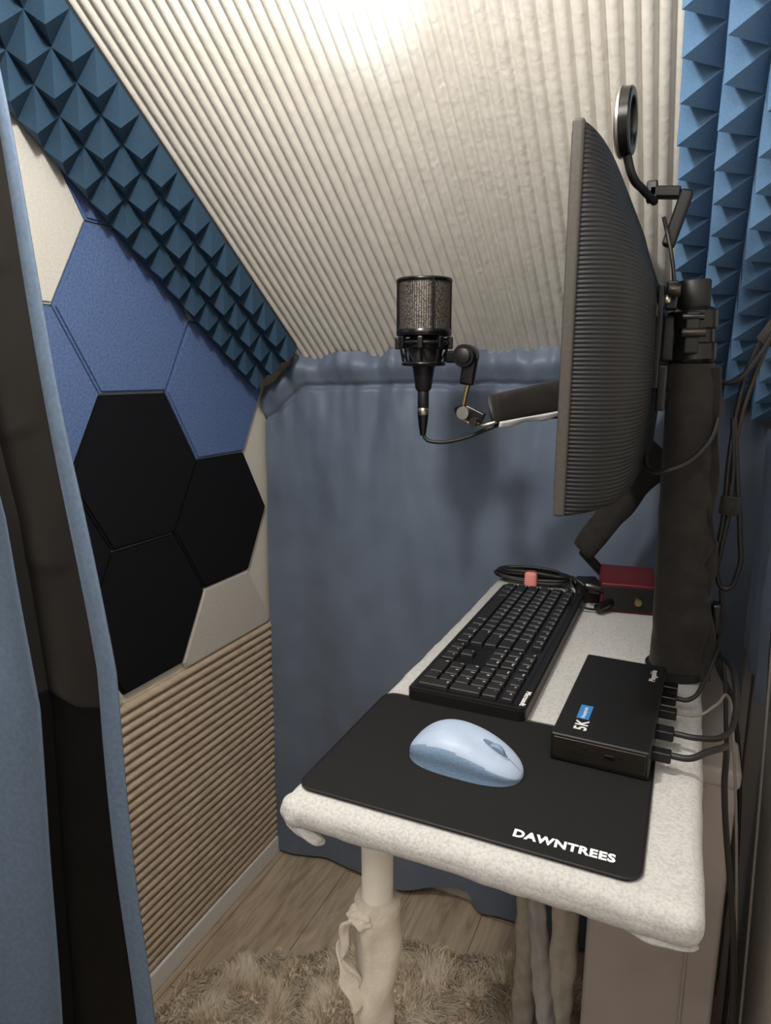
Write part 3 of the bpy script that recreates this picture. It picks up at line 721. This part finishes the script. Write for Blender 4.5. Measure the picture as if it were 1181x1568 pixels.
box("box_body",(.003,.98,.392),(.156,.34,.78),M['box'],G,bevel=.006)
box("box_lid",(.003,.98,.79),(.162,.346,.024),M['box'],G,bevel=.006)
box("seam",(.045,.808,.39),(.003,.003,.77),M['box'],G,bevel=.001)
# ---------------------------------------------------------------- shaggy rug
def rug():
    G=group("shaggy_rug",(-.45,.75,0));vs=[];fs=[]
    def inside(x,y):
        lim=interp(x,[(-.88,.93),(-.72,1.06),(-.60,1.12),(-.50,1.20),(-.2,1.24)])+.03*nz(x*14,2)
        return y<lim and x>-.875+.02*nz(y*10,4) and x<-.10 and y>.50
    N=62000
    for _ in range(N):
        x=random.uniform(-.89,-.10);y=random.uniform(.50,1.28)
        if not inside(x,y): continue
        cl=Vector((nz(x*16,y*16,1),nz(x*16,y*16,7),0))*1.8
        d=cl+Vector((random.uniform(-.4,.4),random.uniform(-.4,.4),0));h=random.uniform(.020,.030)
        w=.0014;a=random.uniform(0,math.pi);s=Vector((math.cos(a)*w,math.sin(a)*w,0))
        p=Vector((x,y,.004));b=len(vs)
        m1=p+Vector((d.x*.008,d.y*.008,h*.6));m2=p+Vector((d.x*.024,d.y*.024,h*(1-.25*min(1,d.length))))
        vs+=[p-s,p+s,m1+s*.9,m1-s*.9,m2];fs+=[(b,b+1,b+2,b+3),(b+3,b+2,b+4)]
    meshobj("pile",vs,fs,M['rug'],G,True)
    poly=[(-.86,.51),(-.11,.51),(-.11,1.22),(-.2,1.22),(-.5,1.18),(-.6,1.10),(-.72,1.04),(-.86,.93)]
    slab("rug_backing",poly,.001,.012,M['rug'],G,bev=0)
rug()
# ---------------------------------------------------------------- lights
def area(name,loc,target,size,power,color,shape='DISK'):
    l=bpy.data.lights.new(name,'AREA');l.shape=shape;l.size=size;l.energy=power;l.color=color
    o=bpy.data.objects.new(name,l);o.location=loc;o.rotation_euler=(Vector(target)-Vector(loc)).to_track_quat('-Z','Y').to_euler();col.objects.link(o);return o
pl=bpy.data.lights.new("ceiling_lamp",'POINT');pl.energy=22;pl.shadow_soft_size=.04;pl.color=(1,.96,.90)
o=bpy.data.objects.new("ceiling_lamp",pl);o.location=(-.335,.35,1.77);col.objects.link(o)
area("fill_light",(-.25,-.3,1.9),(-.3,.9,.9),.5,6,(1,.95,.88))  # soft fill added behind the camera to light the desk
sp=bpy.data.lights.new("hotspot_light",'SPOT');sp.energy=5.5;sp.spot_size=math.radians(26);sp.spot_blend=1;sp.shadow_soft_size=.02;sp.color=(.70,.84,1)  # unseen spot added to make the cool hotspot on the ceiling
o=bpy.data.objects.new("hotspot_light",sp);o.location=(-.33,.45,1.42);o.rotation_euler=(Vector((-.41,.82,1.69))-o.location).to_track_quat('-Z','Y').to_euler();col.objects.link(o)
w=bpy.data.worlds.new("world");scene.world=w;w.use_nodes=True;w.node_tree.nodes["Background"].inputs[0].default_value=(1,.96,.91,1);w.node_tree.nodes["Background"].inputs[1].default_value=.42
# ---------------------------------------------------------------- camera
cd=bpy.data.cameras.new("camera");cam=bpy.data.objects.new("camera",cd);col.objects.link(cam)
cd.sensor_fit='VERTICAL';cd.sensor_height=24;cd.sensor_width=24;cd.lens=24*1060/1600;cd.clip_start=.01
cam.location=(0,0,1.25);cam.rotation_euler=(math.radians(90-11.46),0,math.radians(24.3))
scene.camera=cam
scene.view_settings.view_transform='Standard'
